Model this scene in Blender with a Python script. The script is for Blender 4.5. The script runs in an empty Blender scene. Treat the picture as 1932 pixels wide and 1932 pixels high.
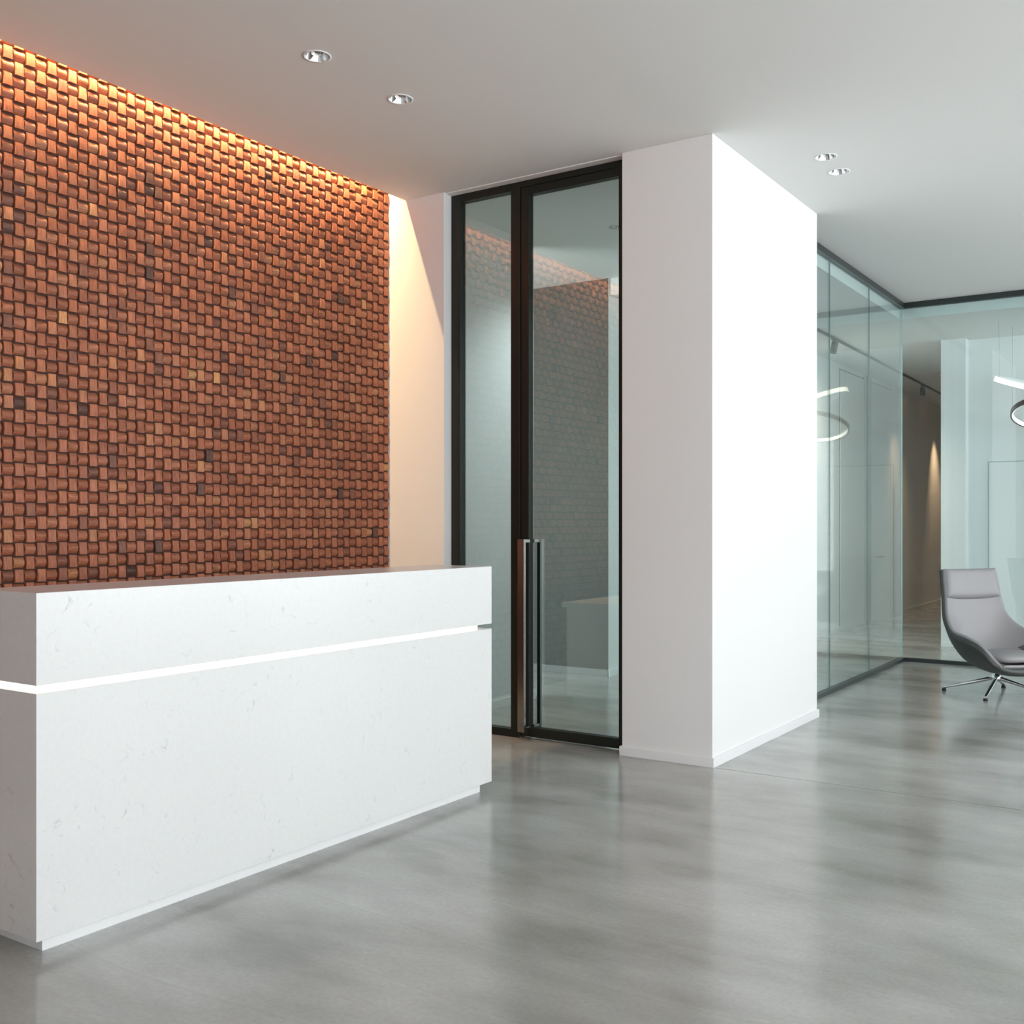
import bpy, bmesh, math, random
from mathutils import Vector, Matrix
random.seed(7)
SC = bpy.context.scene
COL = SC.collection

# ------------------------------------------------------------------ camera
FPX, YAW, HY, EYE = 1987.955, 0.5902, 987.523, 1.31
cam = bpy.data.cameras.new('camera')
cam.sensor_fit = 'HORIZONTAL'; cam.sensor_width = 36.0
cam.lens = 36.0 * FPX / 1932.0
cam.shift_y = (HY - 966.0) / 1932.0
cam.clip_start = 0.05; cam.clip_end = 200
camo = bpy.data.objects.new('camera', cam); COL.objects.link(camo)
camo.location = (0, 0, EYE)
camo.rotation_euler = (math.pi / 2, 0, YAW)
SC.camera = camo

# ------------------------------------------------------------------ world: overcast daylight
SKY_TOP = (0.945, 0.98, 1.0); SKY_LOW = (0.95, 0.985, 1.0)
SKY_TOP_S, SKY_LOW_S = 5.0, 8.0
w = bpy.data.worlds.new('overcast_daylight'); SC.world = w; w.use_nodes = True
nt = w.node_tree; nt.nodes.clear()
tc = nt.nodes.new('ShaderNodeTexCoord'); sp = nt.nodes.new('ShaderNodeSeparateXYZ')
mr = nt.nodes.new('ShaderNodeMapRange'); mr.inputs[1].default_value = -0.15; mr.inputs[2].default_value = 0.35
mx = nt.nodes.new('ShaderNodeMix'); mx.data_type = 'RGBA'
mx.inputs[6].default_value = (*[c * SKY_LOW_S for c in SKY_LOW], 1)
mx.inputs[7].default_value = (*[c * SKY_TOP_S for c in SKY_TOP], 1)
bg = nt.nodes.new('ShaderNodeBackground'); wo = nt.nodes.new('ShaderNodeOutputWorld')
L = nt.links.new
L(tc.outputs['Generated'], sp.inputs[0]); L(sp.outputs[2], mr.inputs[0]); L(mr.outputs[0], mx.inputs[0])
L(mx.outputs[2], bg.inputs[0]); L(bg.outputs[0], wo.inputs[0])

def area(name, loc, rot, sx, sy, energy, color, portal=False, spread=None):
    l = bpy.data.lights.new(name, 'AREA'); l.shape = 'RECTANGLE'; l.size = sx; l.size_y = sy
    l.energy = energy; l.color = color
    if portal: l.cycles.is_portal = True
    if spread: l.spread = spread
    o = bpy.data.objects.new(name, l); COL.objects.link(o); o.location = loc; o.rotation_euler = rot
    return o

XR = 4.6                      # window wall
YB = -3.6                     # wall behind the camera
# portal over the window wall (only guides the daylight, gives none itself)
WIN = [(-1.0, 0.9), (1.2, 3.4), (3.85, 5.8), (6.5, 8.8), (9.3, 11.9)]
for a_, b_ in WIN:
    area('daylight_portal', (XR + 0.12, (a_ + b_) / 2, 1.75), (0, math.pi / 2, 0), 3.1, b_ - a_, 1, (1, 1, 1), portal=True)
FWX = (2.4, 4.5)              # unseen opening behind the camera, on the right, added for fill light
area('daylight_portal', (sum(FWX) / 2, YB - .12, 1.75), (-math.pi / 2, 0, 0), FWX[1] - FWX[0], 3.1, 1, (1, 1, 1), portal=True)
# warm LED tube hidden in the ceiling slot along the tiled wall
COVE_E = 220
COVE_C = (1.0, 0.66, 0.34)

SC.view_settings.view_transform = 'Standard'; SC.view_settings.look = 'None'
SC.view_settings.gamma = 1.0; SC.view_settings.use_curve_mapping = False
SC.view_settings.exposure = 0.0
try:
    SC.cycles.use_denoising = True
    SC.cycles.max_bounces = 10; SC.cycles.diffuse_bounces = 6; SC.cycles.glossy_bounces = 4
    SC.cycles.transparent_max_bounces = 12; SC.cycles.sample_clamp_indirect = 6.0
    SC.cycles.caustics_reflective = False; SC.cycles.caustics_refractive = False
except Exception: pass

# ------------------------------------------------------------------ materials
def newmat(name):
    m = bpy.data.materials.new(name); m.use_nodes = True
    return m, m.node_tree, m.node_tree.nodes['Principled BSDF']
def plain(name, col, rough=0.5, metal=0.0, spec=0.5, bump=0.0, bscale=300.0, var=0.0, vscale=6.0):
    m, t, b = newmat(name)
    b.inputs['Base Color'].default_value = (*col, 1); b.inputs['Roughness'].default_value = rough
    b.inputs['Metallic'].default_value = metal; b.inputs['Specular IOR Level'].default_value = spec
    t_c = t.nodes.new('ShaderNodeTexCoord')
    if bump:
        n = t.nodes.new('ShaderNodeTexNoise'); n.inputs['Scale'].default_value = bscale; n.inputs['Detail'].default_value = 3
        bp = t.nodes.new('ShaderNodeBump'); bp.inputs['Strength'].default_value = bump; bp.inputs['Distance'].default_value = 0.002
        t.links.new(t_c.outputs['Object'], n.inputs['Vector']); t.links.new(n.outputs['Fac'], bp.inputs['Height'])
        t.links.new(bp.outputs[0], b.inputs['Normal'])
    if var:
        n = t.nodes.new('ShaderNodeTexNoise'); n.inputs['Scale'].default_value = vscale; n.inputs['Detail'].default_value = 4
        r = t.nodes.new('ShaderNodeMapRange'); r.inputs[1].default_value = .3; r.inputs[2].default_value = .7
        r.inputs[3].default_value = 1 - var; r.inputs[4].default_value = 1 + var * .3
        mm = t.nodes.new('ShaderNodeMix'); mm.data_type = 'RGBA'; mm.blend_type = 'MULTIPLY'; mm.inputs[0].default_value = 1
        mm.inputs[6].default_value = (*col, 1)
        t.links.new(t_c.outputs['Object'], n.inputs['Vector']); t.links.new(n.outputs['Fac'], r.inputs[0])
        t.links.new(r.outputs[0], mm.inputs[7]); t.links.new(mm.outputs[2], b.inputs['Base Color'])
    return m
M = {}
M['wall'] = plain('painted_plaster', (0.80, 0.80, 0.80), 0.75, bump=0.12, bscale=420, spec=.25)
M['ceil'] = plain('ceiling_paint', (0.76, 0.76, 0.75), 0.9, bump=0.08, bscale=420, spec=.1)
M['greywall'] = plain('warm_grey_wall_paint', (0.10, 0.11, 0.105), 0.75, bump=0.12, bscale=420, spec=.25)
M['base'] = plain('white_lacquer', (0.82, 0.82, 0.83), 0.35)
M['dark'] = plain('dark_anodised_metal', (0.018, 0.020, 0.017), 0.38, metal=0.3, spec=.4)
M['grey'] = plain('dark_channel_metal', (0.045, 0.055, 0.055), 0.30, metal=0.5)
M['steel'] = plain('polished_steel', (0.42, 0.41, 0.40), 0.2, metal=1.0)
M['chrome'] = plain('chrome', (0.80, 0.81, 0.82), 0.06, metal=1.0)
M['black'] = plain('black_metal', (0.012, 0.012, 0.011), 0.4)
M['rubber'] = plain('black_rubber', (0.02, 0.02, 0.02), 0.7)
M['leather'] = plain('light_grey_leather', (0.285, 0.275, 0.285), 0.40, bump=0.25, bscale=260)
M['shell'] = plain('dark_green_grey_leather', (0.040, 0.046, 0.042), 0.42, bump=0.2, bscale=260)
M['brown'] = plain('brown_grey_leather', (0.10, 0.085, 0.075), 0.5, bump=0.2, bscale=260)
M['seal'] = plain('clear_silicone_joint', (0.16, 0.24, 0.24), 0.4)
M['edge'] = plain('polished_glass_edge', (0.50, 0.62, 0.60), 0.2)
M['door_paint'] = plain('satin_white_door', (0.74, 0.74, 0.72), 0.4)
M['corridor'] = plain('corridor_paint', (0.55, 0.50, 0.44), 0.7)

def emis(name, col, s):
    m = bpy.data.materials.new(name); m.use_nodes = True; t = m.node_tree; t.nodes.clear()
    e = t.nodes.new('ShaderNodeEmission'); e.inputs[0].default_value = (*col, 1); e.inputs[1].default_value = s
    o = t.nodes.new('ShaderNodeOutputMaterial'); t.links.new(e.outputs[0], o.inputs[0]); return m
M['led'] = emis('warm_led_diffuser', (1.0, 0.86, 0.68), 3.2)
M['ringled'] = emis('ring_led_diffuser', (1.0, 0.88, 0.76), 3.0)
M['cove'] = emis('cove_led', (1.0, 0.6, 0.3), 4.0)

def glass(name, tint, refl=1.0):
    """thin architectural glass: tinted see-through plus a Schlick reflection on each face"""
    m = bpy.data.materials.new(name); m.use_nodes = True; t = m.node_tree; t.nodes.clear()
    tr = t.nodes.new('ShaderNodeBsdfTransparent'); tr.inputs[0].default_value = (*tint, 1)
    gl = t.nodes.new('ShaderNodeBsdfGlossy'); gl.inputs['Roughness'].default_value = 0.0
    gl.inputs['Color'].default_value = (1, 1, 1, 1)
    lw = t.nodes.new('ShaderNodeLayerWeight'); lw.inputs['Blend'].default_value = 0.5
    p = t.nodes.new('ShaderNodeMath'); p.operation = 'POWER'; p.inputs[1].default_value = 5
    ma = t.nodes.new('ShaderNodeMath'); ma.operation = 'MULTIPLY_ADD'; ma.inputs[1].default_value = .96 * refl; ma.inputs[2].default_value = .045 * refl
    mx = t.nodes.new('ShaderNodeMixShader'); o = t.nodes.new('ShaderNodeOutputMaterial')
    t.links.new(lw.outputs['Facing'], p.inputs[0]); t.links.new(p.outputs[0], ma.inputs[0])
    t.links.new(ma.outputs[0], mx.inputs[0]); t.links.new(tr.outputs[0], mx.inputs[1]); t.links.new(gl.outputs[0], mx.inputs[2])
    t.links.new(mx.outputs[0], o.inputs[0]); return m
M['glass'] = glass('green_tinted_glass', (0.915, 0.975, 0.973))
M['doorglass'] = glass('grey_green_door_glass', (0.87, 0.945, 0.93), 2.1)

def mat_quartz():
    m, t, b = newmat('white_speckled_quartz')
    tc = t.nodes.new('ShaderNodeTexCoord')
    n1 = t.nodes.new('ShaderNodeTexNoise'); n1.inputs['Scale'].default_value = 17; n1.inputs['Detail'].default_value = 6; n1.inputs['Roughness'].default_value = .7; n1.inputs['Distortion'].default_value = 1.2
    n2 = t.nodes.new('ShaderNodeTexNoise'); n2.inputs['Scale'].default_value = 3.2; n2.inputs['Detail'].default_value = 3
    r1 = t.nodes.new('ShaderNodeMapRange'); r1.inputs[1].default_value = .60; r1.inputs[2].default_value = .72
    r2 = t.nodes.new('ShaderNodeMapRange'); r2.inputs[1].default_value = .40; r2.inputs[2].default_value = .60
    mu = t.nodes.new('ShaderNodeMath'); mu.operation = 'MULTIPLY'
    m1 = t.nodes.new('ShaderNodeMix'); m1.data_type = 'RGBA'
    m1.inputs[6].default_value = (.715, .72, .72, 1); m1.inputs[7].default_value = (.50, .50, .53, 1)
    n3 = t.nodes.new('ShaderNodeTexNoise'); n3.inputs['Scale'].default_value = 60; n3.inputs['Detail'].default_value = 2
    r3 = t.nodes.new('ShaderNodeMapRange'); r3.inputs[1].default_value = .35; r3.inputs[2].default_value = .65; r3.inputs[3].default_value = .985; r3.inputs[4].default_value = 1.01
    m2 = t.nodes.new('ShaderNodeMix'); m2.data_type = 'RGBA'; m2.blend_type = 'MULTIPLY'; m2.inputs[0].default_value = 1
    l = t.links.new
    for n in (n1, n2, n3): l(tc.outputs['Object'], n.inputs['Vector'])
    l(n1.outputs['Fac'], r1.inputs[0]); l(n2.outputs['Fac'], r2.inputs[0]); l(r1.outputs[0], mu.inputs[0]); l(r2.outputs[0], mu.inputs[1])
    l(mu.outputs[0], m1.inputs[0]); l(n3.outputs['Fac'], r3.inputs[0]); l(m1.outputs[2], m2.inputs[6]); l(r3.outputs[0], m2.inputs[7])
    l(m2.outputs[2], b.inputs['Base Color']); b.inputs['Roughness'].default_value = .22
    return m
M['quartz'] = mat_quartz()

def mat_concrete():
    m, t, b = newmat('polished_concrete')
    l = t.links.new
    tc = t.nodes.new('ShaderNodeTexCoord')
    mp = t.nodes.new('ShaderNodeMapping'); mp.inputs['Rotation'].default_value = (0, 0, .35); mp.inputs['Scale'].default_value = (.8, 1.6, 1)
    l(tc.outputs['Object'], mp.inputs[0])
    def noise(sc, det, ro, di, src=None):
        n = t.nodes.new('ShaderNodeTexNoise'); n.inputs['Scale'].default_value = sc; n.inputs['Detail'].default_value = det
        n.inputs['Roughness'].default_value = ro; n.inputs['Distortion'].default_value = di
        l(src or mp.outputs[0], n.inputs['Vector']); return n.outputs['Fac']
    big = noise(.7, 4, .55, .5); mid = noise(2.0, 4, .5, 0); fine = noise(60, 4, .6, 0, tc.outputs['Object'])
    cr = t.nodes.new('ShaderNodeValToRGB'); e = cr.color_ramp.elements
    e[0].position = .30; e[0].color = (.205, .20, .185, 1); e[1].position = .72; e[1].color = (.54, .545, .53, 1)
    x = e.new(.5); x.color = (.385, .385, .37, 1)
    ad = t.nodes.new('ShaderNodeMix'); ad.inputs[0].default_value = .5; l(big, ad.inputs[2]); l(mid, ad.inputs[3]); l(ad.outputs[0], cr.inputs[0])
    rf = t.nodes.new('ShaderNodeMapRange'); rf.inputs[1].default_value = .3; rf.inputs[2].default_value = .7; rf.inputs[3].default_value = .93; rf.inputs[4].default_value = 1.05
    l(fine, rf.inputs[0])
    mm = t.nodes.new('ShaderNodeMix'); mm.data_type = 'RGBA'; mm.blend_type = 'MULTIPLY'; mm.inputs[0].default_value = 1
    l(cr.outputs[0], mm.inputs[6]); l(rf.outputs[0], mm.inputs[7]); l(mm.outputs[2], b.inputs['Base Color'])
    wv = t.nodes.new('ShaderNodeTexWave'); wv.wave_type = 'RINGS'; wv.inputs['Scale'].default_value = .33; wv.inputs['Distortion'].default_value = 16; wv.inputs['Detail'].default_value = 3; wv.inputs['Detail Scale'].default_value = .35
    mw = t.nodes.new('ShaderNodeMapping'); mw.inputs['Location'].default_value = (2.2, -1.0, 0); mw.inputs['Scale'].default_value = (.7, 1.3, 1)
    l(tc.outputs['Object'], mw.inputs[0]); l(mw.outputs[0], wv.inputs['Vector'])
    rw = t.nodes.new('ShaderNodeValToRGB'); ew = rw.color_ramp.elements
    ew[0].position = 0; ew[0].color = (.93, .93, .925, 1); ew[1].position = 1; ew[1].color = (1.0, 1.0, 1.0, 1)
    for p_, v_ in ((.45, .985), (.50, .90), (.53, 1.06), (.62, 1.0)):
        x = ew.new(p_); x.color = (v_, v_, v_ * .99, 1)
    l(wv.outputs['Fac'], rw.inputs[0])
    m3 = t.nodes.new('ShaderNodeMix'); m3.data_type = 'RGBA'; m3.blend_type = 'MULTIPLY'; m3.inputs[0].default_value = .45
    l(mm.outputs[2], m3.inputs[6]); l(rw.outputs[0], m3.inputs[7]); l(m3.outputs[2], b.inputs['Base Color'])
    rr = t.nodes.new('ShaderNodeMapRange'); rr.inputs[1].default_value = .3; rr.inputs[2].default_value = .7; rr.inputs[3].default_value = .13; rr.inputs[4].default_value = .22
    l(mid, rr.inputs[0]); l(rr.outputs[0], b.inputs['Roughness'])
    b.inputs['Specular IOR Level'].default_value = .6
    return m
M['floor'] = mat_concrete()

def mat_tile():
    m, t, b = newmat('reddish_brown_wood_tiles'); l = t.links.new
    at = t.nodes.new('ShaderNodeAttribute'); at.attribute_name = 'tint'
    cr = t.nodes.new('ShaderNodeValToRGB'); cr.color_ramp.interpolation = 'LINEAR'; e = cr.color_ramp.elements
    e[0].position = 0; e[0].color = (.09, .05, .042, 1); e[1].position = 1; e[1].color = (.48, .25, .12, 1)
    for p_, c_ in ((.10, (.185, .085, .062)), (.3, (.275, .098, .058)), (.55, (.33, .122, .068)), (.75, (.36, .145, .088)), (.92, (.40, .18, .092))):
        x = e.new(p_); x.color = (*c_, 1)
    l(at.outputs['Fac'], cr.inputs[0])
    tc = t.nodes.new('ShaderNodeTexCoord')
    n = t.nodes.new('ShaderNodeTexNoise'); n.inputs['Scale'].default_value = 1; n.inputs['Detail'].default_value = 4; n.inputs['Roughness'].default_value = .6
    ao = t.nodes.new('ShaderNodeAttribute'); ao.attribute_name = 'lying'
    ma = t.nodes.new('ShaderNodeMapping'); ma.inputs['Scale'].default_value = (60, 160, 22)
    mb = t.nodes.new('ShaderNodeMapping'); mb.inputs['Scale'].default_value = (60, 22, 160)
    mi = t.nodes.new('ShaderNodeMix'); mi.data_type = 'VECTOR'
    l(tc.outputs['Object'], ma.inputs[0]); l(tc.outputs['Object'], mb.inputs[0]); l(ao.outputs['Fac'], mi.inputs[0])
    l(ma.outputs[0], mi.inputs[4]); l(mb.outputs[0], mi.inputs[5]); l(mi.outputs[1], n.inputs['Vector'])
    r = t.nodes.new('ShaderNodeMapRange'); r.inputs[1].default_value = .3; r.inputs[2].default_value = .7; r.inputs[3].default_value = .68; r.inputs[4].default_value = 1.22
    l(n.outputs['Fac'], r.inputs[0])
    mm = t.nodes.new('ShaderNodeMix'); mm.data_type = 'RGBA'; mm.blend_type = 'MULTIPLY'; mm.inputs[0].default_value = 1
    l(cr.outputs[0], mm.inputs[6]); l(r.outputs[0], mm.inputs[7]); l(mm.outputs[2], b.inputs['Base Color'])
    b.inputs['Roughness'].default_value = .45; b.inputs['Specular IOR Level'].default_value = .25
    return m
M['tile'] = mat_tile()
M['grout'] = plain('dark_brown_backing', (.055, .019, .012), .8)

# ------------------------------------------------------------------ mesh helpers
class MB:
    def __init__(s): s.v = []; s.f = []; s.m = []; s.mi = 0; s.sm = []
    def box(s, x0, x1, y0, y1, z0, z1):
        n = len(s.v)
        s.v += [(x0, y0, z0), (x1, y0, z0), (x1, y1, z0), (x0, y1, z0), (x0, y0, z1), (x1, y0, z1), (x1, y1, z1), (x0, y1, z1)]
        for f in ((3, 2, 1, 0), (4, 5, 6, 7), (0, 1, 5, 4), (1, 2, 6, 5), (2, 3, 7, 6), (3, 0, 4, 7)):
            s.f.append(tuple(n + i for i in f)); s.m.append(s.mi); s.sm.append(False)
        return s
    def grid(s, pts, close_u=False, flip=False, smooth=True):
        """pts[i][j] -> quads"""
        n = len(s.v); R_, C_ = len(pts), len(pts[0])
        for r in pts: s.v += [tuple(p) for p in r]
        for i in range(R_ if close_u else R_ - 1):
            for j in range(C_ - 1):
                a = n + i * C_ + j; b_ = n + ((i + 1) % R_) * C_ + j
                f = (a, a + 1, b_ + 1, b_)
                s.f.append(f[::-1] if flip else f); s.m.append(s.mi); s.sm.append(smooth)
        return s
    def tube(s, p0, p1, r0, r1=None, n=16, smooth=True):
        r1 = r0 if r1 is None else r1
        p0, p1 = Vector(p0), Vector(p1); d = (p1 - p0).normalized()
        a = d.orthogonal().normalized(); b_ = d.cross(a)
        k = len(s.v)
        for p, r in ((p0, r0), (p1, r1)):
            for i in range(n):
                t = 2 * math.pi * i / n; s.v.append(tuple(p + a * (r * math.cos(t)) + b_ * (r * math.sin(t))))
        for i in range(n):
            j = (i + 1) % n; s.f.append((k + i, k + j, k + n + j, k + n + i)); s.m.append(s.mi); s.sm.append(smooth)
        s.f.append(tuple(k + i for i in range(n))[::-1]); s.m.append(s.mi); s.sm.append(False)
        s.f.append(tuple(k + n + i for i in range(n))); s.m.append(s.mi); s.sm.append(False)
        return s
    def lathe(s, prof, c=(0, 0, 0), n=32):
        """prof = [(r,z)...] revolved about z"""
        rings = [[(c[0] + r * math.cos(2 * math.pi * i / n), c[1] + r * math.sin(2 * math.pi * i / n), c[2] + z) for (r, z) in prof] for i in range(n)]
        return s.grid(rings, close_u=True)
    def build(s, name, mats, parent=None, bevel=0, seg=2, subsurf=0, loc=None):
        me = bpy.data.meshes.new(name); me.from_pydata(s.v, [], s.f); me.update()
        if not isinstance(mats, (list, tuple)): mats = [mats]
        for m in mats: me.materials.append(m)
        me.polygons.foreach_set('material_index', s.m); me.polygons.foreach_set('use_smooth', s.sm)
        o = bpy.data.objects.new(name, me); COL.objects.link(o)
        if parent: o.parent = parent
        if loc: o.location = loc
        if bevel:
            md = o.modifiers.new('bevel', 'BEVEL'); md.width = bevel; md.segments = seg; md.limit_method = 'ANGLE'; md.angle_limit = math.radians(40)
        if subsurf:
            md = o.modifiers.new('smooth', 'SUBSURF'); md.levels = subsurf; md.render_levels = subsurf
        return o
def box(*a): return MB().box(*a)
def tag(o, label=None, cat=None, group=None, kind=None):
    if label: o['label'] = label
    if cat: o['category'] = cat
    if group: o['group'] = group
    if kind: o['kind'] = kind
    return o
def empty(name, loc, rz=0):
    o = bpy.data.objects.new(name, None); COL.objects.link(o); o.location = loc; o.rotation_euler = (0, 0, rz)
    o.empty_display_size = .1; return o
def struct(o, label=None):
    return tag(o, label, None, None, 'structure')

# ------------------------------------------------------------------ dimensions
C = 3.404
W, WC = -4.514, -4.377           # tiled wall face, ceiling edge of the light slot
YE, YD = 5.296, 5.371            # back wall face, door plane
XL, XDR, XC, YC2 = -4.066, -2.7985, -2.253, 7.072   # door opening, column
XG, YG = -2.471, 10.382          # glass corner
XW, YW, XWW = -3.836, 12.018, -2.45
C2 = 3.26                        # ceiling behind the glass

# ------------------------------------------------------------------ floor and ceiling
fl = MB()
fl.box(-6.6, XR + .4, YB - .2, YE - .003, -.2, 0)
fl.box(-6.6, XR + .4, YE + .003, 23, -.2, 0)
struct(fl.build('floor', M['floor']), 'grey polished concrete floor with a thin saw-cut joint')

struct(box(-6.6, XR + .4, YE - .003, YE + .003, -.2, -.001).build('trim_3', plain('joint_filler', (.10, .10, .095), .8)), 'thin dark saw-cut joint across the concrete floor')
ce = MB()
ce.box(WC, XR + .4, YB - .2, 10.42, C, C + .4)
struct(ce.build('ceiling', M['ceil']), 'plain light grey ceiling with a light slot along the tiled wall')
c3 = MB(); c3.box(-4.72, WC, YB - .2, YE + .15, 3.74, 3.8); c3.box(-6.6, WC, YE + .15, 10.42, C, C + .4)
struct(c3.build('ceiling_slot', M['ceil']))
c2 = MB(); c2.box(-6.6, -2.83, 7.95, 23, C2, C2 + .143); c2.box(-2.83, XG - .052, 7.2, 23, C2, C2 + .143); c2.box(XG - .052, XR + .4, 10.435, 23, C2, C2 + .143)
struct(c2.build('ceiling_glass_room', M['ceil']), 'lower white ceiling behind the glass partitions')

# ------------------------------------------------------------------ tiled wall
def tiled_wall():
    mb = MB(); tint = []; lie = []
    def addf(n0, t_, l_):
        for _ in range(len(mb.f) - n0): tint.append(t_); lie.append(l_)
    mb.mi = 1; mb.box(W - .16, W - .0145, YB, YE, 0, 3.74); addf(0, 0.5, 0); mb.mi = 0
    cy, cz = .0540, .0605
    ncol = int((YE - 0.2) / cy); nrow = int(3.70 / cz)
    rnd = random.Random(11)
    def tilt(): return rnd.gauss(0, .0011)
    for i in range(ncol):
        yc = YE - .004 - cy * (i + .5)
        for j in range(nrow):
            zc = .012 + cz * (j + .5)
            lying = (i + j) % 2
            n0 = len(mb.f)
            rv = rnd.random()
            tv = min(.90, max(.14, rnd.gauss(.52, .18)))
            if rv < .018: tv = rnd.uniform(0, .1)
            elif rv > .994: tv = rnd.uniform(.93, 1)
            jy, jz = rnd.uniform(-.0011, .0011), rnd.uniform(-.0011, .0011)
            prot = W + rnd.uniform(-.0022, .0018)
            sk = rnd.gauss(0, .0011)
            if lying:
                hw, hh = .0263, .0240
                # rounded bar lying on its side: arch across its height
                prof = []
                K = 6
                for k in range(K + 1):
                    a = -1 + 2 * k / K
                    prof.append((zc + jz + hh * a, prot - .0005 - .0135 * (abs(a) ** 2.1) + .0012 * a))
            else:
                hw, hh = .0207, .0288
                K = 4; prof = []
                for k in range(K + 1):
                    a = -1 + 2 * k / K
                    prof.append((zc + jz + hh * a, prot + .0020 - .0016 * (a * a) - .0022 * a))
            back = W - .0165
            n = len(mb.v); e = .0016
            for sgn, ins, dep in ((-1, 0, -.003), (-1, e, 0), (1, e, 0), (1, 0, -.003)):
                y = yc + jy + sgn * (hw - ins)
                for (z, x) in prof: mb.v.append((x + dep + sk * sgn, y, z))
            P_ = K + 1
            for c_ in range(3):
                for k in range(K):
                    a0 = n + c_ * P_ + k; mb.f.append((a0, a0 + P_, a0 + P_ + 1, a0 + 1)); mb.m.append(0); mb.sm.append(False)
            # sides, top, bottom
            q = len(mb.v)
            mb.v += [(back, yc + jy - hw, prof[0][0]), (back, yc + jy - hw, prof[-1][0]), (back, yc + jy + hw, prof[-1][0]), (back, yc + jy + hw, prof[0][0])]
            Lc = [n + k for k in range(P_)]; Rc = [n + 3 * P_ + k for k in range(P_)]
            mb.f.append(tuple(Lc + [q + 1, q])); mb.f.append(tuple([q + 3, q + 2] + Rc[::-1]))
            tp = [n + c_ * P_ + K for c_ in range(4)]; bt = [n + c_ * P_ for c_ in range(4)]
            mb.f.append(tuple(tp + [q + 2, q + 1])); mb.f.append(tuple(bt[::-1] + [q, q + 3]))
            for _ in range(4): mb.m.append(0); mb.sm.append(False)
            addf(n0, tv, lying)
    o = mb.build('wall_left', [M['tile'], M['grout']])
    for nm, data in (('tint', tint), ('lying', [float(x) for x in lie])):
        a = o.data.attributes.new(nm, 'FLOAT', 'FACE'); a.data.foreach_set('value', data)
    struct(o, 'feature wall clad in small reddish-brown basket-weave wood tiles')
tiled_wall()

# ------------------------------------------------------------------ walls
wb = MB()
wb.box(W - .2, XL, YE, YD + .08, 0, 3.74)                    # beside the door
wb.box(XL, XDR, YE + .02, YD + .08, C - .006, C + .05)
struct(wb.build('wall_back', M['wall']), 'narrow white back wall between the tiled wall and the black door frame')
struct(box(XDR, XC, YE, YC2, 0, C).build('wall_column', M['wall'], bevel=.002), 'thick white wall column right of the glass door')
wf = MB(); wf.box(W - .2, FWX[0], YB - .2, YB, 0, 3.74); wf.box(FWX[1], XR + .4, YB - .2, YB, 0, 3.74)
wf.box(FWX[0], FWX[1], YB - .2, YB, 0, .2); wf.box(FWX[0], FWX[1], YB - .2, YB, 3.3, 3.74)
struct(wf.build('wall_front', M['wall']))
wr = MB()
ys = [YB] + [v for p in WIN for v in p] + [23]
for k in range(0, len(ys), 2): wr.box(XR, XR + .2, ys[k], ys[k + 1], .2, 3.3)
wr.box(XR, XR + .2, YB, 23, 0, .2); wr.box(XR, XR + .2, YB, 23, 3.3, C + .3)
struct(wr.build('wall_right', M['wall']))
for k, (a, b) in enumerate(WIN):
    f = MB()
    for yy in (a + .03, (a + b) / 2, b - .03): f.box(XR + .06, XR + .12, yy - .03, yy + .03, .2, 3.3)
    f.box(XR + .06, XR + .12, a, b, .2, .26); f.box(XR + .06, XR + .12, a, b, 3.24, 3.3)
    struct(f.build('window_%d' % (k + 3), M['dark']))
# rooms behind the door
CL = -4.25
struct(box(-4.40, CL, YD + .08, 6.633, 0, C).build('wall_passage_left', M['wall']))
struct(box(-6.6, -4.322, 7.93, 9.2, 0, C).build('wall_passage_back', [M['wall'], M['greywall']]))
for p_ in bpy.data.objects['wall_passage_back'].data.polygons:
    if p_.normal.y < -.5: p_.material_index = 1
struct(box(-6.75, -6.6, YE, 23, 0, C).build('wall_far_left', M['wall']))
# corridor behind the glass
wc = MB()
struct(box(-6.6, XW, 11.0, 23, 0, C2).build('wall_corridor', M['wall']), 'long white corridor wall behind the glass with flush doors')
struct(box(-6.6, XR, 22.8, 23, 0, C2).build('wall_corridor_end', M['corridor']))
wm = MB(); wm.box(XWW, -2.205, YW - .15, 22.8, 0, C2); wm.box(-2.205, XR, YW, YW + .2, 0, C2)
struct(wm.build('wall_glass_room', M['wall']), 'white back wall of the glazed room with a corner pier')

# baseboards
def bboard(name, *boxes):
    m = MB()
    for b in boxes: m.box(*b)
    return struct(m.build(name, M['base'], bevel=.0015))
t_ = .012; bh = .052
bboard('baseboard_column', (XDR - t_, XC + t_, YE - t_, YE, 0, bh), (XC, XC + t_, YE, YC2 + t_, 0, bh), (XDR - t_, XDR, YE, YE + .04, 0, bh))
bboard('baseboard_passage_left', (CL, CL + t_, YD + .09, 6.633 + t_, 0, .06), (-4.40, CL, 6.633, 6.633 + t_, 0, .06))
o = bboard('trim_2', (-6.6, -4.322, 7.93 - t_, 7.93, 0, .06)); o.data.materials[0] = plain('dimmed_skirting', (.22, .235, .23), .5)  # darker copy of the skirting colour, dimming painted in against the passage lamp
bboard('baseboard_passage_back', (-4.322, -4.322 + t_, 7.93, 9.2, 0, .06))
bboard('baseboard_glass_room', (XWW - .0, -2.205 + t_, YW - .15 - t_, YW - .15, 0, .05), (-2.205, XR, YW - t_, YW, 0, .05))
bboard('baseboard_corridor', (XW, XW + t_, 11.0, 22.8, 0, .05))

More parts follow.
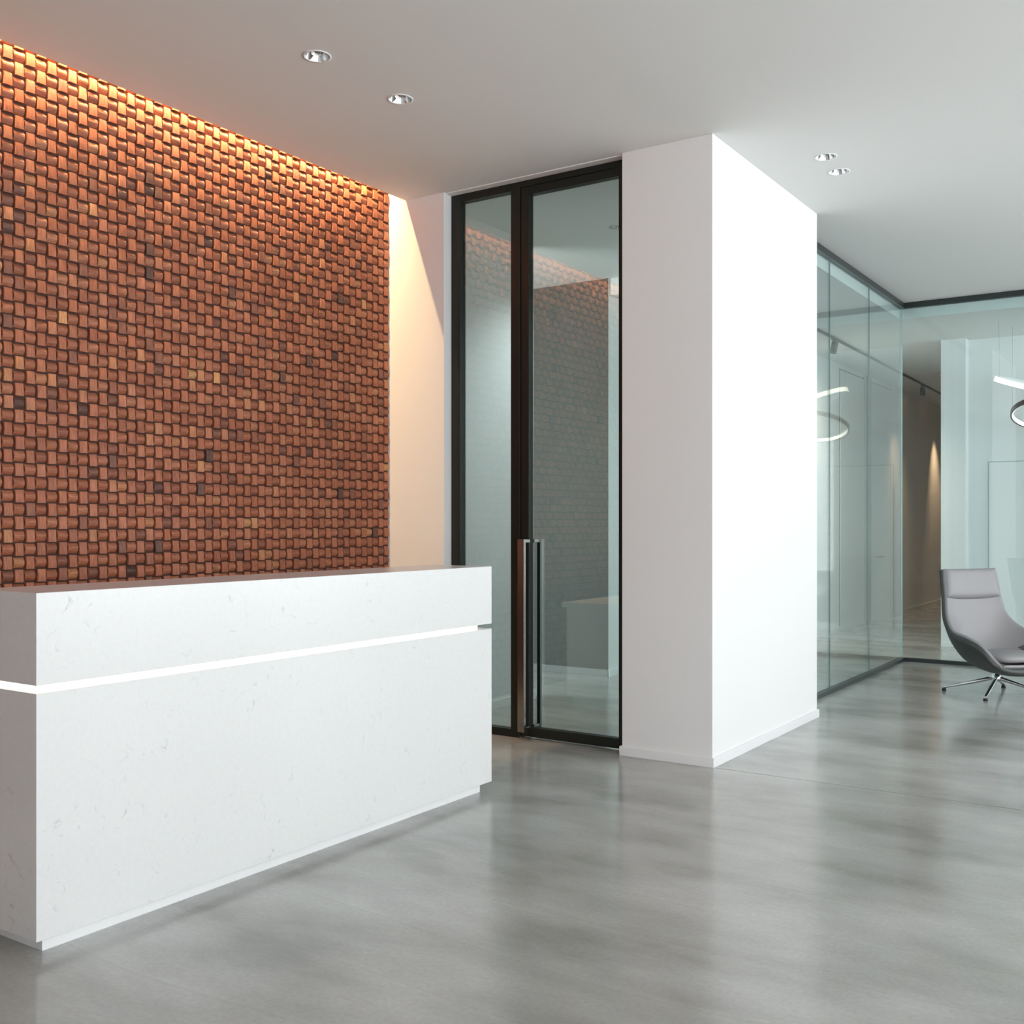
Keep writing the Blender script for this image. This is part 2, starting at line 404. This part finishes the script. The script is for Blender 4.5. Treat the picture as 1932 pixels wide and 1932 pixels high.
# ------------------------------------------------------------------ glass door with side light
door = struct(empty('door_1', ((XL + XDR) / 2, YD, 0)), 'tall black-framed glass door with fixed side light and long pull handle')
door['category'] = 'door'
dx, dy = door.location.x, door.location.y
def inl(mb):      # world -> door space
    mb.v = [(x - dx, y - dy, z) for (x, y, z) in mb.v]; return mb
f = MB(); y0, y1 = YD, YD + .06
TOP = 3.397
f.box(XL + .002, XL + .072, y0, y1, 0, TOP)                   # left jamb
f.box(-3.607, -3.540, y0, y1, 0, TOP)                         # mullion
f.box(XDR - .030, XDR - .001, y0, y1, 0, TOP)                 # right jamb
f.box(XL + .072, -3.607, y0, y1, TOP - .048, TOP)
f.box(-3.540, XDR - .030, y0, y1, TOP - .036, TOP)
f.box(XL + .072, -3.607, y0, y1, 0.0, .048)
inl(f).build('frame', M['dark'], door, bevel=.002)
inl(box(XL + .072, -3.607, YD + .026, YD + .034, .048, TOP - .048)).build('side_light_pane', M['doorglass'], door)
lf = MB(); a, b = YD + .004, YD + .056
X0, X1 = -3.533, XDR - .034
lf.box(X0, X0 + .055, a, b, .014, TOP - .042); lf.box(X1 - .030, X1, a, b, .014, TOP - .042)
lf.box(X0 + .055, X1 - .030, a, b, .014, .072); lf.box(X0 + .055, X1 - .030, a, b, TOP - .088, TOP - .042)
leaf = inl(lf).build('door_leaf', M['dark'], door, bevel=.002)
inl(box(X0 + .055, X1 - .030, YD + .026, YD + .034, .072, TOP - .088)).build('glass_pane', M['doorglass'], leaf)
hx = X0 + .055
h = MB(); h.box(hx - .024, hx + .022, YD - .085, YD - .062, .055, 1.215)
for zz in (.07, 1.204): h.box(hx - .010, hx + .010, YD - .063, YD + .004, zz - .010, zz + .010)
tag(inl(h).build('pull_handle', M['steel'], leaf, bevel=.002), 'long polished steel pull bar on the lobby side')
h = MB(); h.box(hx - .012, hx + .012, YD + .115, YD + .135, .055, 1.215)
for zz in (.07, 1.204): h.box(hx - .010, hx + .010, YD + .056, YD + .115, zz - .010, zz + .010)
tag(inl(h).build('pull_handle', M['steel'], leaf, bevel=.002), 'matching pull bar behind the glass')
hm = MB().box(X0 - .002, X0 + .085, YD - .012, YD + .004, .0015, .012)
tag(inl(hm).build('floor_pivot', M['steel'], door), 'steel pivot plate at the foot of the door')
inl(box(XL + .002, XDR - .001, YD + .01, YD + .05, 0.0005, .004)).build('threshold', M['steel'], door)

# ------------------------------------------------------------------ glass partitions
def partition(name, label, axis, fixed, lo, hi, seams, x_in):
    e = struct(empty(name, ((fixed, (lo + hi) / 2, 0) if axis == 'Y' else ((lo + hi) / 2, fixed, 0))), label)
    ox, oy = e.location.x, e.location.y
    def bb(a0, a1, t0, t1, z0, z1):
        return MB().box(fixed + t0 - ox, fixed + t1 - ox, a0 - oy, a1 - oy, z0, z1) if axis == 'Y' else MB().box(a0 - ox, a1 - ox, fixed + t0 - oy, fixed + t1 - oy, z0, z1)
    s0, s1 = (-.05, 0) if x_in < 0 else (0, .05)
    bb(lo, hi, s0, s1, C - .052, C - .002).build('top_channel', M['grey'], e, bevel=.0015)
    bb(lo, hi, s0, s1, 0.0005, .034).build('bottom_channel', M['grey'], e, bevel=.0015)
    pts = [lo] + seams + [hi]; g0 = (s0 + s1) / 2
    for k in range(len(pts) - 1):
        bb(pts[k] + .002, pts[k + 1] - .002, g0 - .006, g0 + .006, .034, C - .052).build('glass_pane', M['glass'], e)
    for p_ in seams + ([hi] if axis == 'Y' else []):
        bb(p_ - .0019, p_ + .0019, g0 - .006, g0 + .006, .034, C - .052).build('glass_joint', M['seal'] if p_ != hi else M['edge'], e)
    return e
partition('window_1', 'frameless glass partition running away behind the white column', 'Y', XG, YC2 + .001, YG, [8.138, 9.248], -1)
partition('window_2', 'frameless glass partition facing the camera behind the lounge chair', 'X', YG, XG - .05, XR - .001, [-1.15, .15, 1.45, 2.75], 1)

# corridor doors (flush) and the hinged panel in the glass room
def flush_door(name, label, y0, y1, z1, handle_y=None):
    e = struct(empty(name, (XW, (y0 + y1) / 2, 0)), label)
    oy = e.location.y
    MB().box(.0005, .006, y0 - oy, y1 - oy, .004, z1).build('reveal_gap', M['grey'], e)
    d = MB().box(.004, .016, y0 + .018 - oy, y1 - .018 - oy, .006, z1 - .018).build('door_panel', M['door_paint'], e, bevel=.001)
    if handle_y:
        hh = MB(); hh.tube((.016, handle_y - oy, .86), (.05, handle_y - oy, .86), .009); hh.tube((.05, handle_y - oy - .01, .86), (.05, handle_y + .30 - oy, .86), .009)
        hh.build('door_handle', M['dark'], d)
flush_door('door_2', 'flush white corridor door with dark lever handle seen through glass', 14.23, 15.32, 3.20, 14.49)
flush_door('door_3', 'flush white corridor door nearer the column, without visible handle', 12.90, 13.95, 3.20)
tr = MB().box(XW + .0005, XW + .03, 13.96, 14.22, .0, 3.24)
struct(tr.build('trim_1', plain('beige_recess_strip', (.30, .27, .22), .6)), 'beige vertical strip between the corridor doors')  # raised strip in darker beige, stands in for a dark recess
e = struct(empty('door_4', (-1.4, YW, 0)), 'flush white door in the back wall of the glazed room')
MB().box(-.607, .50, -.004, -.0005, .0, 1.962).build('reveal_gap', plain('shadow_gap', (.42, .46, .46), .6), e)
MB().box(-.600, .493, -.014, -.003, .055, 1.952).build('door_panel', M['wall'], e, bevel=.001)

# ------------------------------------------------------------------ reception desk
desk = empty('reception_desk', (-3.2, 3.03, 0))
tag(desk, 'long white speckled stone reception desk with a glowing light line, on grey concrete floor', 'reception desk')
def dk(mb, name, mat, bev=.0015, lab=None):
    mb.v = [(x + 3.2, y - 3.03, z) for (x, y, z) in mb.v]
    o = mb.build(name, mat, desk, bevel=bev)
    if lab: o['label'] = lab
    return o
DX, D0, D1, DB = -2.948, 1.834, 4.223, -3.30
top = MB(); top.box(DB, DX, D0, D1, .821, 1.1005)
dk(top, 'counter_top', M['quartz'])
body = MB(); body.box(DB, DX, D0, D1, .05, .797)
dk(body, 'desk_front', M['quartz'])
dk(box(DB + .04, DX - .043, D0 + .045, D1 - .06, .797, .821), 'light_strip', M['led'], 0, 'warm white glowing light line around the desk')
dk(box(-3.9, DX - .043, D0 + .046, D1 - .039, 0, .05), 'plinth', M['base'], .001, 'white recessed plinth')
wk = MB(); wk.box(-3.98, DB - .001, D0 + .02, D1 - .02, .70, .735)
dk(wk, 'work_surface', M['base'])
for yy in (D0 + .02, D1 - .05): dk(box(-3.94, DB - .001, yy, yy + .03, .05, .70), 'side_panel', M['base'])

# ------------------------------------------------------------------ downlights
def downlight():
    e = empty('downlight', (0, 0, 0))
    r = .057
    MB().lathe([(r, .0), (r + .007, .0), (r + .008, -.0025), (r - .001, -.003), (r - .003, .0), (r, .0)], n=40).build('trim_ring', M['base'], e)
    MB().lathe([(r - .002, -.001), (r - .008, .022), (r - .018, .045), (.016, .060), (.0001, .062)], n=40).build('reflector', M['chrome'], e)
    MB().lathe([(.0001, .012), (.008, .014), (.014, .022), (.017, .036), (.017, .058)], n=24).build('lamp', M['steel'], e)
    return e
ce_holes = [(-3.354, 3.437), (-3.352, 4.013), (-1.861, 5.999), (-1.874, 6.296), (-3.53, 6.60)]
labs = ['recessed silver downlight in the ceiling above the desk, nearest the camera and largest',
        'recessed silver downlight in the ceiling above the far end of the desk',
        'recessed downlight right of the white column, the nearer of that pair',
        'recessed downlight right of the white column, the farther and lower of that pair',
        'recessed downlight seen through the glass door near its upper right corner']
proto = downlight()
for i, (x, y) in enumerate(ce_holes):
    if i == 0: o = proto
    else:
        o = proto.copy(); COL.objects.link(o)
        for ch in list(proto.children):
            c = ch.copy(); COL.objects.link(c); c.parent = o
    o.location = (x, y, C)
    tag(o, labs[i], 'ceiling light', 'recessed ceiling downlights')
pl = bpy.data.lights.new('passage_lamp', 'SPOT'); pl.energy = 120; pl.color = (.95, .98, 1); pl.spot_size = math.radians(125); pl.spot_blend = 1; pl.shadow_soft_size = .04
plo = bpy.data.objects.new('passage_lamp', pl); COL.objects.link(plo); plo.parent = o; plo.location = (0, 0, -.006)
# holes in the ceiling
cut = MB()
for (x, y) in ce_holes: cut.tube((x, y, C - .05), (x, y, C + .075), .0565, n=40)
co = cut.build('cutter', M['ceil'])
ceil = bpy.data.objects['ceiling']
md = ceil.modifiers.new('holes', 'BOOLEAN'); md.object = co; md.solver = 'EXACT'
bpy.context.view_layer.update()
dg = bpy.context.evaluated_depsgraph_get()
nm = bpy.data.meshes.new_from_object(ceil.evaluated_get(dg)); ceil.modifiers.clear(); ceil.data = nm
bpy.data.objects.remove(co)

# ------------------------------------------------------------------ cove light in the slot
cv = empty('cove_light', (-4.452, 2.3, 3.66)); tag(cv, 'warm light strip hidden in the ceiling slot along the tiled wall', 'light strip')
ylen = 5.7
MB().box(-.018, .018, -ylen / 2, ylen / 2 - .02, .0, .03).build('housing', M['base'], cv)
MB().box(-.012, .012, -ylen / 2 + .02, ylen / 2 - .04, -.006, -.0005).build('diffuser', M['cove'], cv)
al = area('cove_lamp', (-.004, 0, -.022), (0, 0, 0), .02, ylen - .1, COVE_E, COVE_C); al.parent = cv; al.rotation_euler = (0, math.radians(52), 0)

# ------------------------------------------------------------------ track light in the corridor
XT = -3.30
tk = empty('track_light', (-3.404, 14.5, C2), .0182); tag(tk, 'black ceiling track running along the corridor behind the glass', 'track light')
MB().box(-.011, .011, -6.0, 7.0, -.022, -.0005).build('rail', M['black'], tk)
def spot(y, lab, aim, energy, cone, col=(1, .60, .33)):
    s_ = empty('track_spotlight', (-3.33 - .0182 * (y - 10.44), y, C2 - .022), .0182); tag(s_, lab, 'spotlight', 'spotlights on the corridor track')
    MB().box(-.016, .016, -.05, .05, -.012, -.0005).build('adapter', M['black'], s_)
    MB().tube((0, 0, -.012), (0, 0, -.055), .006).build('stem', M['black'], s_)
    d = Vector(aim).normalized(); c0 = Vector((0, 0, -.085))
    b_ = MB(); b_.tube(c0 - d * .06, c0 + d * .06, .034, .038, n=24)
    b_.build('lamp_head', M['black'], s_)
    l = bpy.data.lights.new('spot_lamp', 'SPOT'); l.energy = energy; l.color = col; l.spot_size = math.radians(cone); l.spot_blend = 1; l.shadow_soft_size = .03
    lo = bpy.data.objects.new('spot_lamp', l); COL.objects.link(lo); lo.parent = s_
    lo.location = c0 + d * .066; lo.rotation_euler = d.to_track_quat('-Z', 'Y').to_euler()
spot(11.05, 'small spotlight on the corridor track, the nearer one seen through the side glass', (-.30, .30, -.90), 230, 140, (1, .88, .76))
spot(15.4, 'small black spotlight on the corridor track, at the dark opening', (-.05, .12, -.99), 70, 80)
spot(18.0, 'spotlight deepest in the corridor, throwing a warm patch on the wall', (-.20, .10, -.97), 120, 56)
sd = MB().lathe([(.0001, -.035), (.035, -.033), (.045, -.018), (.05, -.0005)], n=24)
o = sd.build('smoke_detector', M['base']); o.location = (-2.98, 14.6, C2); tag(o, 'small round smoke detector on the corridor ceiling', 'smoke detector')

# ------------------------------------------------------------------ lounge chair
def lerp(a, b, t): return a + (b - a) * t
def spline(pts, u):
    """Catmull-Rom through pts, u in 0..1"""
    n = len(pts) - 1; s = min(max(u, 0), 1) * n; i = min(int(s), n - 1); t = s - i
    p = [Vector(pts[max(0, min(n, k))]) for k in (i - 1, i, i + 1, i + 2)]
    return .5 * ((2 * p[1]) + (p[2] - p[0]) * t + (2 * p[0] - 5 * p[1] + 4 * p[2] - p[3]) * t * t + (-p[0] + 3 * p[1] - 3 * p[2] + p[3]) * t ** 3)
CH = empty('lounge_chair', (-1.413, 8.787, 0), math.radians(-39))
tag(CH, 'grey leather swivel lounge chair with high back and dark shell on chrome star base', 'lounge chair')
# centre line of the bucket and its rim, from headrest top to seat front
cen = [(-.335, 0, .945), (-.318, 0, .84), (-.295, 0, .70), (-.262, 0, .54), (-.215, 0, .38), (-.12, 0, .27), (.05, 0, .225), (.22, 0, .22), (.345, 0, .235)]
rim = [(-.315, .250, .945), (-.29, .262, .84), (-.265, .270, .72), (-.215, .30, .575), (-.075, .355, .475), (.12, .385, .445), (.255, .375, .395), (.330, .335, .30), (.350, .285, .245)]
def surf(u, t, off=0.0):
    c = spline(cen, u); r = spline(rim, u); a = abs(t)
    k = a ** 2.6
    y = r.y * (a if a < 1 else 1) * (1.06 - .06 * a)
    return Vector((lerp(c.x, r.x, k), math.copysign(y, t), lerp(c.z, r.z, k)))
def bucket(off, bulge=0.0, nu=40, nv=28, u0=0, u1=1, tm=1.0):
    g = []
    for i in range(nu + 1):
        u = lerp(u0, u1, i / nu); row = []
        for j in range(nv + 1):
            t = lerp(-tm, tm, j / nv); e = 1e-3
            p = surf(u, t); du = surf(min(u + e, 1), t) - surf(max(u - e, 0), t); dv = surf(u, t + e if t + e <= 1 else t) - surf(u, t - e if t - e >= -1 else t)
            n = du.cross(dv).normalized()
            row.append(p + n * (off + bulge * (1 - t * t)))
        g.append(row)
    return g
def slab(inner, outer):
    """closed skin between two equal grids"""
    mb = MB(); mb.grid(inner); mb.grid(outer, flip=True)
    R_, C_ = len(inner), len(inner[0]); N = R_ * C_
    per = [(0, j) for j in range(C_)] + [(i, C_ - 1) for i in range(1, R_)] + [(R_ - 1, j) for j in range(C_ - 2, -1, -1)] + [(i, 0) for i in range(R_ - 2, 0, -1)]
    ids = [i * C_ + j for i, j in per]
    for k in range(len(ids)):
        a, b_ = ids[k], ids[(k + 1) % len(ids)]
        mb.f.append((b_, a, a + N, b_ + N)); mb.m.append(0); mb.sm.append(True)
    return mb
s = slab(bucket(.012), bucket(-.016, -.035)).build('shell', M['shell'], CH, bevel=0)
s['label'] = 'dark grey-green outer shell'
ub = slab(bucket(.034), bucket(.0122))
for q in range(40 * 28):
    i_, j_ = divmod(q, 28)
    if i_ / 40 > .60 and abs((j_ + .5) / 14 - 1) > .62: ub.m[q] = 1
ub.build('upholstery', [M['leather'], M['brown']], CH)
# headrest pad on the upper back
hp0, hp1 = bucket(.035, 0, 16, 20, .005, .235, .97), None
pad = []
for i, row in enumerate(bucket(.0345, 0, 18, 22, .004, .245, .985)):
    pad.append(row)
def puff(u0, u1, tm, base, thick, nu=18, nv=24):
    g = []
    for i in range(nu + 1):
        a = i / nu; u = lerp(u0, u1, a); row = []
        for j in range(nv + 1):
            q = j / nv; t = lerp(-tm, tm, q); e = 1e-3
            p = surf(u, t); du = surf(min(u + e, 1), t) - surf(max(u - e, 0), t); dv = surf(u, min(t + e, 1)) - surf(u, max(t - e, -1))
            n = du.cross(dv).normalized()
            w_ = (1 - abs(2 * a - 1) ** 5) * (1 - abs(2 * q - 1) ** 7)
            row.append(p + n * (base + thick * w_ ** .5))
        g.append(row)
    return g
slab(puff(.003, .245, .99, .036, .030), bucket(.0345, 0, 18, 24, .003, .245, .99)).build('headrest', M['leather'], CH)
# seat cushion: rounded slab
def cushion(name, cx, cy, cz, lx, ly, lz, tilt, mat):
    mb = MB(); rings = []; nu, nv = 40, 14
    for j in range(nv + 1):
        ph = -math.pi / 2 + math.pi * j / nv; row = []
        cr = abs(math.cos(ph)) ** .35; zz = math.copysign(abs(math.sin(ph)) ** .7, ph)
        for i in range(nu + 1):
            th = 2 * math.pi * i / nu
            x = math.copysign(abs(math.cos(th)) ** .45, math.cos(th)) * lx * cr
            y = math.copysign(abs(math.sin(th)) ** .45, math.sin(th)) * ly * cr * (1 - .10 * (1 if x < 0 else 0) * abs(x) / lx)
            z = zz * lz + (.012 * (1 - (x / lx) ** 2) * (1 - (y / ly) ** 2) if zz > 0 else 0)
            row.append((cx + x * math.cos(tilt) - z * math.sin(tilt), cy + y, cz + z * math.cos(tilt) + x * math.sin(tilt)))
        rings.append(row)
    mb.grid(rings, flip=False)
    return mb.build(name, mat, CH)
cushion('seat_cushion', .085, 0, .300, .250, .245, .036, math.radians(2), M['leather'])
# base
MB().lathe([(.0001, .192), (.075, .190), (.08, .182), (.03, .178), (.022, .172), (.022, .158), (.028, .152), (.030, .145), (.034, .138), (.034, .108), (.022, .10), (.0001, .098)], n=32).build('swivel_column', M['chrome'], CH)
for k, ang in enumerate((187, 268, 91, 3)):
    a = math.radians(ang + 39); d = Vector((math.cos(a), math.sin(a), 0)); sd_ = Vector((-d.y, d.x, 0))
    rows = []
    for q in range(9):
        tq = q / 8; c_ = d * lerp(.02, .385, tq) + Vector((0, 0, lerp(.128, .026, tq ** .9)))
        hw_, hh_ = lerp(.019, .011, tq), lerp(.017, .009, tq)
        rows.append([c_ + sd_ * (hw_ * math.cos(g)) + Vector((0, 0, hh_ * math.sin(g))) for g in [2 * math.pi * m / 12 for m in range(13)]])
    mb = MB(); mb.grid(rows, flip=True); e_ = rows[-1][:12]; n_ = len(mb.v); mb.v += [tuple(p) for p in e_]; mb.f.append(tuple(range(n_, n_ + 12))); mb.m.append(0); mb.sm.append(False)
    lg = mb.build('leg', M['chrome'], CH)
    p_ = d * .372
    MB().tube((p_.x, p_.y, .0005), (p_.x, p_.y, .022), .017, .013, n=20).build('foot_glide', M['rubber'], lg)

# ------------------------------------------------------------------ ring pendants in the glazed room
PEN = empty('ring_pendant', (-1.275, 11.2, C2)); tag(PEN, 'pendant light of two tilted glowing rings hanging behind the glass at the right border', 'pendant light')
def ring(c, R_, roll, tilt, hgt, thk, lit):
    off = Vector(c) - PEN.location
    w_ = Vector((-.15, .989, 0)).normalized(); r_ = Vector((w_.y, -w_.x, 0)); z_ = Vector((0, 0, 1))
    a = (r_ * math.cos(roll) + z_ * math.sin(roll)).normalized()
    b_ = (w_ * math.cos(tilt) - z_ * math.sin(tilt)); b_ = (b_ - a * b_.dot(a)).normalized()
    n = a.cross(b_).normalized()
    def band(r0, r1, h0, h1, N=96):
        rows = []
        for i in range(N):
            t = 2 * math.pi * i / N; d = a * math.cos(t) + b_ * math.sin(t)
            rows.append([off + d * r0 + n * h0, off + d * r1 + n * h0, off + d * r1 + n * h1, off + d * r0 + n * h1, off + d * r0 + n * h0])
        m = MB(); m.grid(rows, close_u=True, smooth=False); return m
    if lit == 'in':
        rb = band(R_ - thk, R_, -hgt / 2, hgt / 2).build('ring', M['black'], PEN); rb['label'] = 'black lower ring lit on its inside'
        band(R_ - thk - .006, R_ - thk - .0005, -hgt / 2 + .004, hgt / 2 - .004).build('diffuser', M['ringled'], rb)
    else:
        rb = band(R_ - thk, R_, -hgt / 2, hgt / 2).build('ring', M['base'], PEN); rb['label'] = 'white upper ring lit on its outside'
        band(R_ + .0005, R_ + .007, -hgt / 2 + .003, hgt / 2 - .003).build('diffuser', M['ringled'], rb)
    for t in (.9, 2.9, 4.9):
        d = off + (a * math.cos(t) + b_ * math.sin(t)) * (R_ - thk / 2)
        MB().tube(tuple(d + n * (hgt / 2)), (d.x, d.y, -.0005), .0012, n=6).build('cable', M['steel'], PEN)
ring((-1.295, 11.02, 2.551), .50, math.radians(-17), math.radians(-9), .050, .02, 'out')
ring((-1.255, 11.36, 2.37), .44, math.radians(-2), math.radians(17), .045, .016, 'in')
MB().lathe([(.0001, -.03), (.10, -.03), (.105, -.025), (.105, -.0005)], n=40).build('canopy', M['base'], PEN)
